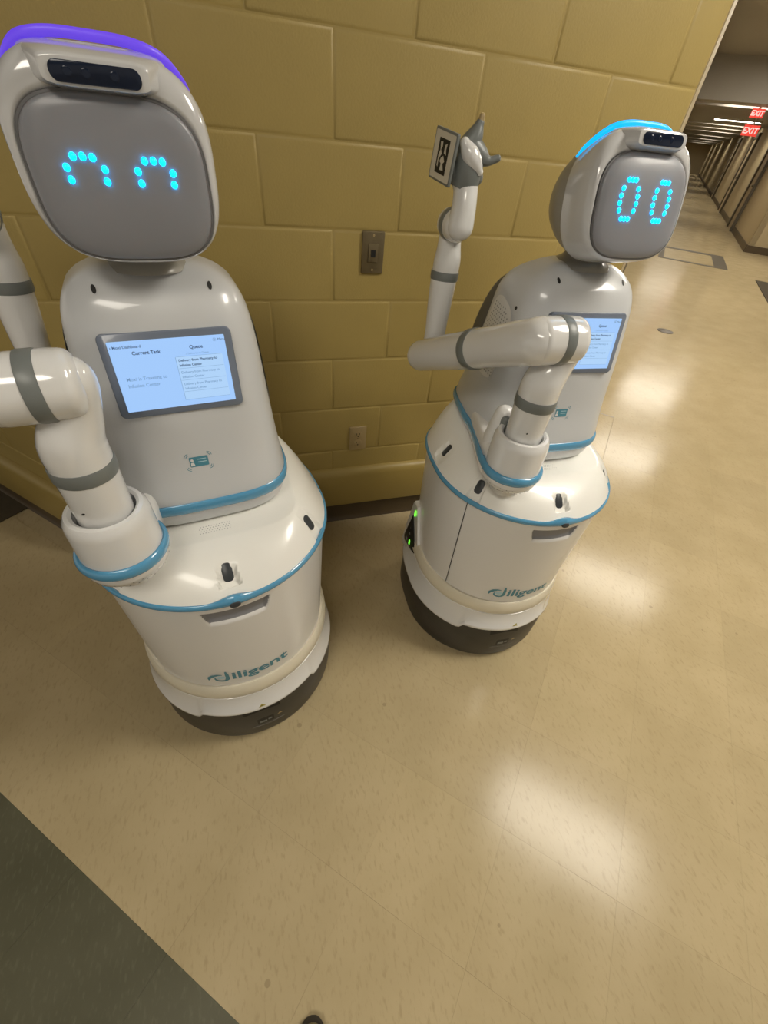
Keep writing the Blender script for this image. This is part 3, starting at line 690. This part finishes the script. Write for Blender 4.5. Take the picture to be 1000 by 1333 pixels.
    def wr(ink, s_, x, y, size, off=0.0, al='LEFT'):
        v, f = text_geo(s_, size, off, al); mesh_obj('screen_text', xform([(p[0] + x, p[1] + y) for p in v], Matrix.Translation(nT*0.0040) @ FTb), f, M[ink], tb, smooth=False)
    wr(i1, '\u2039 Moxi Dashboard', -0.088, 0.0465, 0.0062, 0.0001); wr(i1, '\u2699 Menu', 0.070, 0.0485, 0.0055)
    wr(i1, 'Current Task', -0.0585, 0.0355, 0.0078, 0.00022); wr(i1, 'Queue', 0.0415, 0.0385, 0.0078, 0.00022, 'CENTER')
    wr(i2, '2 Deliveries in Queue', 0.0415, 0.0295, 0.0042, 0, 'CENTER')
    wr(i1, 'Delivery from Pharmacy to', 0.0085, 0.0185, 0.0058, 0.00016); wr(i1, 'Infusion Center', 0.0085, 0.0105, 0.0058, 0.00016)
    for yy in (-0.0015, -0.0215):
        wr(i2, 'Delivery from Pharmacy to', 0.0085, yy, 0.0058, 0.00005); wr(i2, 'Infusion Center', 0.0085, yy - 0.0078, 0.0058, 0.00005)
    wr(i2, 'Moxi is Traveling to', -0.078, -0.0055, 0.0078, 0.00005); wr(i2, 'Infusion Center', -0.078, -0.0165, 0.0078, 0.00005)
    rules = [(0.006, 0.081, yy, yy + 0.0004) for yy in (0.0265, 0.007, -0.013, -0.033, -0.0475)] + [(0.0046, 0.0052, -0.0475, 0.0265)]
    for a_, b_, c_, d_ in rules:
        mesh_obj('screen_rule', xform([(a_, c_), (b_, c_), (b_, d_), (a_, d_)], Matrix.Translation(nT*0.0040) @ FTb), [(0, 1, 2, 3)], M['ink2'], tb, smooth=False)
    # --- neck
    v, f = lathe([(0.066, 1.270), (0.063, 1.279), (0.050, 1.286), (0.042, 1.297), (0.037, 1.312), (0.035, 1.335), (0.035, 1.37)], 0, 0.045, 48); A('neck', (v, f), 'headback', angle=60)
    # --- head (local frame at the tilt pivot)
    Hm = Matrix.Translation((0, -0.048, 1.361)) @ Matrix.Rotation(head_pan, 4, 'Z') @ Matrix.Rotation(-head_tilt, 4, 'X')
    NH = 112
    def hsec(y, hw, zc_, hh, n=3.1):
        return [(hw*sq(2*PI*k/NH, n)[0], y, zc_ + hh*sq(2*PI*k/NH, n)[1]) for k in range(NH)]
    front = [(-0.020, 0.100, 0.031, 0.084, 3.3), (-0.029, 0.1045, 0.032, 0.088, 3.3), (-0.030, 0.107, 0.0345, 0.0910, 3.25), (-0.026, 0.1125, 0.0425, 0.1020, 3.1), (-0.014, 0.1165, 0.048, 0.1085, 3.0), (0.01, 0.1175, 0.0485, 0.1095, 2.9), (0.035, 0.1165, 0.048, 0.1085, 2.8), (0.055, 0.1145, 0.0475, 0.107, 2.7)]
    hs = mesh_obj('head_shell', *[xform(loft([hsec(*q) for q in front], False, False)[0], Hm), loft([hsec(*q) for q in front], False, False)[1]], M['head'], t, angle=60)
    back = cat([(0.0555, 0.1135, 0.0475, 0.106, 2.7), (0.09, 0.109, 0.053, 0.0955, 2.6), (0.125, 0.096, 0.057, 0.079, 2.4), (0.158, 0.075, 0.057, 0.058, 2.2), (0.182, 0.046, 0.056, 0.036, 2.1), (0.192, 0.02, 0.055, 0.016, 2.0), (0.193, 0.004, 0.055, 0.004, 2.0)], 28)
    vf = loft([hsec(*q) for q in back], True, True); mesh_obj('head_back', xform(vf[0], Hm), vf[1], M['headback'], t, angle=60)
    # face plate, slightly domed, with a dark rim
    fsec = [(-0.016, 1.0), (-0.030, 1.0), (-0.0335, 0.985), (-0.036, 0.955), (-0.039, 0.85), (-0.0415, 0.65), (-0.043, 0.4), (-0.0435, 0.15), (-0.0436, 0.02)]
    vf = loft([hsec(y, 0.1015*k, 0.031, 0.0853*k, 3.3) for y, k in fsec], False, True)
    fc = mesh_obj('face_plate', xform(vf[0], Hm), vf[1], M['face'], t, angle=60)
    vf = loft([hsec(-0.0285, 0.1035, 0.031, 0.0873, 3.3), hsec(-0.0312, 0.1035, 0.031, 0.0873, 3.3), hsec(-0.0318, 0.101, 0.031, 0.0848, 3.3), hsec(-0.0285, 0.1005, 0.031, 0.0843, 3.3)], False, False); mesh_obj('face_rim', xform(vf[0], Hm), vf[1], M['facerim'], t)
    for (ex, ez) in eyes:
        q = (abs(ex/0.1015)**3.3 + abs((ez - 0.031)/0.0853)**3.3)**(1/3.3); yy = float(np.interp(q, [0.02, 0.15, 0.4, 0.65, 0.85, 0.955], [-0.0436, -0.0435, -0.043, -0.0415, -0.039, -0.036]))
        dome = [(0.0038*math.cos(p), 0.0038*math.sin(p)) for p in (0, 0.4, 0.8, 1.2)]
        v, f = loft([[(r*math.cos(2*PI*k/10), r*math.sin(2*PI*k/10)*1.1, h*0.95) for k in range(10)] for r, h in dome])
        mesh_obj('eye_light', xform(v, Hm @ frame((ex, yy + 0.0002, ez), (1, 0, 0), (0, 0, 1))), f, M['eye'], fc)
    # brow with depth camera window
    bs = []
    for y, hw, z0, z1, n in ((0.0, 0.078, 0.110, 0.157, 4), (-0.012, 0.072, 0.113, 0.156, 4), (-0.030, 0.063, 0.1165, 0.151, 4.5), (-0.046, 0.0565, 0.1185, 0.146, 5), (-0.050, 0.054, 0.119, 0.1435, 5), (-0.0505, 0.050, 0.1195, 0.1425, 5)):
        bs.append([(hw*sq(2*PI*k/64, n)[0], y, (z0 + z1)/2 + (z1 - z0)/2*sq(2*PI*k/64, n)[1]) for k in range(64)])
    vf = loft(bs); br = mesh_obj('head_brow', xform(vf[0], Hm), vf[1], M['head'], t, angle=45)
    vv, ff = plate(rrect(0.0455, 0.0090, 0.0085, 8, 0, 0.1305), 0.003, 0.001); mesh_obj('camera_window', xform(vv, Hm @ frame((0, -0.0495, 0), (1, 0, 0), (0, 0, 1))), ff, M['glass'], br)
    for ex in (-0.028, -0.010, 0.018):
        v, f = loft([[(r*math.cos(2*PI*k/16), r*math.sin(2*PI*k/16), h) for k in range(16)] for r, h in ((0.0048, 0), (0.0042, 0.0004), (0.003, 0.0005))]); mesh_obj('camera_lens', xform(v, Hm @ frame((ex, -0.0525, 0.1305), (1, 0, 0), (0, 0, 1))), f, M['glass'], br)
    # light strip along the top seam
    ls = [(0.106, 0.050, 0.118, 0.002), (0.099, 0.036, 0.1320, 0.0038), (0.085, 0.018, 0.1465, 0.0050), (0.068, 0.006, 0.1565, 0.0053), (0.04, 0.000, 0.1622, 0.0053)]
    pts = cat([(-a_, b_, c_, d_) for a_, b_, c_, d_ in ls] + [(0, -0.001, 0.1632, 0.0053)] + ls[::-1], 60)
    v, f = torus_path(pts[:, :3], [(p[3]*0.8, p[3]) for p in pts], 10, closed=False); mesh_obj('light_strip', xform(v, Hm), f, M[strip], t)
    # --- arm pedestal on the robot's right hip
    PX, PY = -0.162, -0.190
    pd = A('arm_pedestal', lathe([(0.040, 0.797), (0.044, 0.818), (0.060, 0.825), (0.0695, 0.835), (0.0725, 0.846), (0.0735, 0.858), (0.0685, 0.882), (0.0675, 0.943), (0.0655, 0.956), (0.060, 0.965), (0.0535, 0.9665), (0.0485, 0.963), (0.0475, 0.935)], PX, PY, 72), 'white_gloss')
    v, f = torus_path([(PX + 0.0715*math.cos(2*PI*k/64), PY + 0.0715*math.sin(2*PI*k/64), 0.868) for k in range(64)], (0.0068, 0.0125)); mesh_obj('pedestal_trim', v, f, M['blue'], pd)
    hb = MB()
    for k in range(30):
        for q, (r, z) in enumerate(((0.0716, 0.842), (0.0688, 0.8338))):
            a = 2*PI*(k + q*0.5)/30; c_ = Vector((PX + r*math.cos(a), PY + r*math.sin(a), z)); n_ = Vector((math.cos(a)*0.9, math.sin(a)*0.9, -0.4)); tg = Vector((-math.sin(a), math.cos(a), 0)); u_ = n_.cross(tg)
            hb.add([c_ + n_*0.0009 + tg*0.0016*math.cos(p*PI/3) + u_*0.0016*math.sin(p*PI/3) for p in range(6)], [tuple(range(6))])
    o = hb.build('vent_holes', M['black2'], pd, smooth=False); o['kind'] = 'stuff'
    # bracket that joins pedestal to the torso
    hull = [(-0.180, 0.06), (-0.190, 0.02), (-0.200, -0.03), (-0.214, -0.09), (-0.2245, -0.14), (-0.2285, -0.18), (-0.20, -0.215), (-0.16, -0.225), (-0.12, -0.215), (-0.098, -0.17), (-0.095, -0.10), (-0.10, -0.03), (-0.13, 0.05)]
    cxh, cyh = -0.16, -0.08
    def hs_(k, z): return [(cxh + (x - cxh)*k, cyh + (y - cyh)*k, z) for x, y in hull]
    A('pedestal_bracket', loft([hs_(0.82, 0.815), hs_(0.92, 0.825), hs_(1.0, 0.842), hs_(1.0, 0.875), hs_(0.97, 0.89), hs_(0.9, 0.90), hs_(0.78, 0.905)]), 'white')
    pts = cat([(-0.186, 0.09, 0.858), (-0.188, 0.03, 0.858), (-0.2015, -0.04, 0.858), (-0.2265, -0.13, 0.867), (-0.2335, -0.18, 0.868)], 24)
    v, f = torus_path(pts, (0.0062, 0.0130), 12, closed=False); A('bracket_trim', (v, f), 'blue')
    A('bracket_hump', sweep([(-0.188, -0.115, 0.88, 0.030), (-0.186, -0.118, 0.93, 0.029), (-0.183, -0.118, 0.975, 0.024)], 24, 14), 'white')
    A('cable_clip', sweep([(-0.190, -0.142, 0.935, 0.012), (-0.188, -0.140, 0.972, 0.012)], 16, 8), 'grey')
    # --- arm
    def tube(name, path, m_='white_gloss', n=32, **k): return A(name, sweep(path, n, **k), m_)
    def jring(c_, ax, r, h):
        c_ = Vector(c_); ax = Vector(ax).normalized(); u_ = ax.orthogonal().normalized(); w_ = ax.cross(u_)
        A('joint_ring', loft([[tuple(c_ + ax*hh + (u_*math.cos(2*PI*k/40) + w_*math.sin(2*PI*k/40))*rr) for k in range(40)] for rr, hh in ((r*0.9, -h/2), (r, -h/2), (r*1.015, -h/2 + 0.002), (r*1.015, h/2 - 0.002), (r, h/2), (r*0.9, h/2))]), 'grey')
    sh = tube('shoulder_link', [(PX, PY, 0.935, 0.0435), (PX, PY, 0.98, 0.0435), (PX, PY, 1.042, 0.0445)], round0=False, round1=False)
    mesh_obj('screw_hole', [(PX - 0.02 + 0.0435*0.0 + 0.003*math.cos(q*PI/4), PY - 0.0396, 0.99 + 0.002*math.sin(q*PI/4)) for q in range(8)], [tuple(range(8))], M['black2'], sh)
    jring((PX, PY, 1.052), (0, 0, 1), 0.0455, 0.024)
    tube('upper_arm', [(PX, PY, 1.064, 0.0445), (PX, PY, 1.085, 0.0445), (PX + 0.004, PY, 1.105, 0.043), (PX + 0.015, PY, 1.130, 0.0375), (PX + 0.024, PY - 0.001, 1.155, 0.034), (PX + 0.029, PY - 0.002, 1.178, 0.034), (PX + 0.030, PY - 0.002, 1.190, 0.034)], round0=False, res=40)
    A('upper_arm_shoulder', sweep([(PX, PY, 1.064, 0.0443), (PX, PY, 1.096, 0.0435)], 32, 6, round0=False, round1=0.75), 'white_gloss')
    ax = Vector((-1, -0.04, 0.0)).normalized(); J2 = Vector((-0.166, PY - 0.006, 1.188))
    p0 = J2 - ax*0.036; p1 = J2 - ax*0.010
    A('elbow_cap', sweep([(*p0, 0.0455), (*((p0 + p1)/2), 0.0465), (*p1, 0.0465)], 40, 10, round0=0.45, round1=False), 'white_gloss')
    jring(J2, ax, 0.0472, 0.021)
    q0 = J2 + ax*0.0105; S = J2 + ax*0.042; E = Vector((-0.306, 0.222, 0.978)); d2 = (E - S)
    mid = S + d2*0.50
    A('shoulder_housing', sweep([(*q0, 0.0465), (*(J2 + ax*0.03), 0.0465), (*(J2 + ax*0.046), 0.0460)], 40, 10, round0=False, round1=0.4), 'white_gloss')
    tube('middle_arm', [(*S, 0.0462), (*(S + d2*0.12), 0.0468), (*(S + d2*0.28), 0.0455), (*(S + d2*0.41), 0.0462)], round1=False, round0=0.95)
    jring(S + d2*0.435, d2, 0.0475, 0.026)
    tube('elbow_link', [(*(S + d2*0.46), 0.0462), (*(S + d2*0.7), 0.0452), (*(S + d2*0.88), 0.0440), (*(S + d2*0.96), 0.0435)], round0=False)
    B0 = Vector((-0.262, 0.232, 0.995))
    tube('elbow_knuckle', [(*(S + d2*0.97), 0.038), (*B0, 0.036)])
    R4 = Vector((-0.2535, 0.2555, 1.188))
    tube('forearm', [(*B0, 0.032), (-0.261, 0.236, 1.05, 0.030), (-0.258, 0.246, 1.115, 0.0335), (-0.2545, 0.254, 1.178, 0.0360)], round1=False)
    jring(R4, (0.03, 0.05, 1), 0.0372, 0.021)
    tube('wrist_link', [(-0.2528, 0.256, 1.198, 0.0360), (-0.252, 0.257, 1.225, 0.0355), (-0.2515, 0.262, 1.255, 0.031), (-0.251, 0.270, 1.287, 0.0285), (-0.2505, 0.272, 1.308, 0.029)], round0=False)
    ax5 = Vector((0.10, -1, 0.03)).normalized(); C5 = Vector((-0.254, 0.250, 1.304))
    tube('wrist_cap', [(*(C5 - ax5*0.024), 0.0345), (*(C5 - ax5*0.012), 0.0360)], round0=0.5, round1=False, res=8)
    jring(C5 - ax5*0.002, ax5, 0.0368, 0.019)
    C6 = C5 + ax5*0.036
    tube('wrist_housing', [(*(C5 + ax5*0.008), 0.0360), (*(C5 + ax5*0.026), 0.0355)], round0=False, round1=0.7, res=8)
    G0 = Vector((-0.250, 0.232, 1.392))
    tube('hand_link', [(*C6, 0.0330), (*(C6 + Vector((0.002, 0.002, 0.035))), 0.0300), (*(C6 + Vector((0.003, 0.012, 0.07))), 0.0290), (*G0, 0.0310)], round0=0.9, round1=0.4)
    # gripper: grey saddle, white palm, two grey fingers
    rgt = Vector((0.94, -0.34, 0)); left = -rgt; tw = Vector((-0.34, -0.94, 0)); Z = lambda h: Vector((0, 0, h))
    gp = tube('gripper', [(*(G0 + Z(-0.014) + left*0.004), 0.0300), (*(G0 + Z(0.002)), 0.0335), (*(G0 + Z(0.025) + rgt*0.001), 0.0345), (*(G0 + Z(0.048) + left*0.002), 0.0290), (*(G0 + Z(0.058) + left*0.004), 0.0240)], 'grey', round0=False, round1=0.6)
    mesh_obj('gripper_lobe', *sweep([(*(G0 + Z(0.012)), 0.022), (*(G0 + Z(0.010) + rgt*0.022), 0.0175)], 24, 10), M['grey'], gp)
    pc_ = G0 + Z(0.040) + tw*0.020 + rgt*0.004
    mesh_obj('gripper_palm', *sweep([(*(pc_ + left*0.020 + Z(0.028)), 0.011), (*(pc_ + left*0.006 + Z(0.012)), 0.019), (*(pc_ + rgt*0.010 + Z(-0.004)), 0.017), (*(pc_ + rgt*0.024 + Z(-0.018)), 0.008)], 24, 20), M['white_gloss'], gp)
    fb = G0 + Z(0.060)
    mesh_obj('gripper_finger', *sweep([(*(fb + left*0.006), 0.026), (*(fb + rgt*0.004 + Z(0.022)), 0.019), (*(fb + rgt*0.010 + Z(0.042)), 0.0095)], 20, 18), M['grey'], gp)
    mesh_obj('gripper_fingertip', *sweep([(*(fb + rgt*0.010 + Z(0.040)), 0.0088), (*(fb + rgt*0.012 + Z(0.054)), 0.0062)], 16, 8), M['ivory'], gp)
    mesh_obj('gripper_finger', *sweep([(*(fb + rgt*0.004 + Z(0.0)), 0.024), (*(fb + rgt*0.026 + Z(-0.012)), 0.0185), (*(fb + rgt*0.044 + Z(-0.018)), 0.0100), (*(fb + rgt*0.064 + Z(-0.012)), 0.0070)], 20, 20), M['grey'], gp)
    # marker board held at the wrist
    rb = (rgt*0.56 + tw*0.83 + Z(-0.12)).normalized(); bc = G0 + left*0.056 + Z(0.040) + tw*0.004
    FB = frame(bc, rb, (0.0, 0.0, 1)); nB = FB.col[2].to_3d()
    vv, ff = plate(rrect(0.045, 0.047, 0.004, 4), 0.006, 0.001); bd = A('marker_board', (xform(vv, FB), ff), 'grey')
    vv, ff = plate(rrect(0.0405, 0.0425, 0.003, 4), 0.0006); mesh_obj('marker_sheet', xform(vv, Matrix.Translation(nB*0.0062) @ FB), ff, M['paperwhite'], bd)
    vv, ff = plate(rrect(0.0215, 0.031, 0.0005, 1), 0.0004); mesh_obj('marker_square', xform(vv, Matrix.Translation(nB*0.0069) @ FB), ff, M['black2'], bd)
    for pts in ([(-0.013, 0.021), (-0.005, 0.022), (-0.004, 0.014), (-0.008, 0.010), (-0.003, 0.004), (-0.011, -0.006), (-0.010, -0.018), (-0.014, -0.016), (-0.014, 0.002), (-0.010, 0.009)], [(0.004, 0.018), (0.012, 0.022), (0.010, 0.012), (0.013, 0.004), (0.004, 0.006)], [(-0.003, -0.002), (0.004, 0.002), (0.011, -0.006), (0.006, -0.010), (0.012, -0.020), (-0.002, -0.021), (0.000, -0.011), (-0.006, -0.008)]):
        mesh_obj('marker_print', xform([(p[0]*1.15, p[1]*1.15) for p in pts], Matrix.Translation(nB*0.0076) @ FB), [tuple(range(len(pts)))], M['paperwhite'], bd, smooth=False)
    A('marker_bracket', sweep([(*(G0 + Z(0.004)), 0.026), (*(G0 + left*0.026 + Z(0.012)), 0.021), (*(bc - nB*0.012 + Z(-0.012)), 0.016)], 20, 14), 'grey')
    # --- status panel on the rear right flank of the base: white fin with a dark face, buttons and green lamps
    Fx = frame((-0.268, 0, 0), (0, -1, 0), (0, 0, 1))
    oc = lambda L_: [(-y, z) for y, z in L_]
    fin = oc([(0.104, 0.466), (0.090, 0.440), (0.012, 0.275), (0.03, 0.235), (0.190, 0.185), (0.206, 0.205), (0.188, 0.290), (0.146, 0.455), (0.140, 0.466)])
    vv, ff = plate(fin, 0.022, 0.004); pnl = A('status_panel', (xform(vv, Matrix.Translation((0.022, 0, 0)) @ Fx), ff), 'white_gloss', angle=25)
    vv, ff = plate(oc([(0.122, 0.412), (0.046, 0.285), (0.052, 0.266), (0.166, 0.232), (0.178, 0.250)]), 0.002, 0.0008); mesh_obj('panel_face', xform(vv, Matrix.Translation((-0.0018, 0, 0)) @ Fx), ff, M['black2'], pnl)
    for y, z, hw, hh, mm_ in ((0.110, 0.275, 0.005, 0.012, 'green'), (0.080, 0.268, 0.004, 0.005, 'rubber'), (0.146, 0.262, 0.009, 0.006, 'midgrey'), (0.122, 0.312, 0.005, 0.005, 'midgrey'), (0.120, 0.345, 0.003, 0.003, 'rubber')):
        vv, ff = plate(rrect(hw, hh, 0.002, 3, -y, z), 0.002, 0.0006); mesh_obj('status_light' if mm_ == 'green' else 'panel_button', xform(vv, Matrix.Translation((-0.0036, 0, 0)) @ Fx), ff, M[mm_], pnl)
    v, f = plate(rrect(0.003, 0.014, 0.002, 3, -0.108, 0.432), 0.003, 0.001); mesh_obj('status_light', xform(v, Matrix.Translation((-0.0018, 0, 0)) @ Fx), f, M['green'], pnl)
    return t

def oval(cx):
    o = []
    for k in (-0.008, 0.0, 0.008): o += [(cx + k, 0.0715), (cx + k, 0.0105)]
    for zz in (0.058, 0.0465, 0.0350, 0.0235): o += [(cx - 0.0185 + (0.002 if zz in (0.058, 0.0235) else 0), zz), (cx + 0.0185 - (0.002 if zz in (0.058, 0.0235) else 0), zz)]
    return o
def arch(cx):
    o = [(cx - 0.0104, 0.0575), (cx, 0.0580), (cx + 0.0104, 0.0575)]
    for zz, dx in ((0.0465, 0.0205), (0.0345, 0.0195)): o += [(cx - dx, zz), (cx + dx, zz)]
    return o
make_robot('L', (-0.431, -0.653, 0.0), 0.146, 'white service robot with arched happy LED eyes and purple head light, nearer the camera', -0.024, 0.009, arch(-0.039) + arch(0.039), 'strip_purple')
make_robot('R', (0.483, -0.586, 0.0), -0.056, 'white service robot with oval LED eyes and cyan head light, farther along the wall', 0.049, 0.267, oval(-0.039) + oval(0.039), 'strip_cyan')
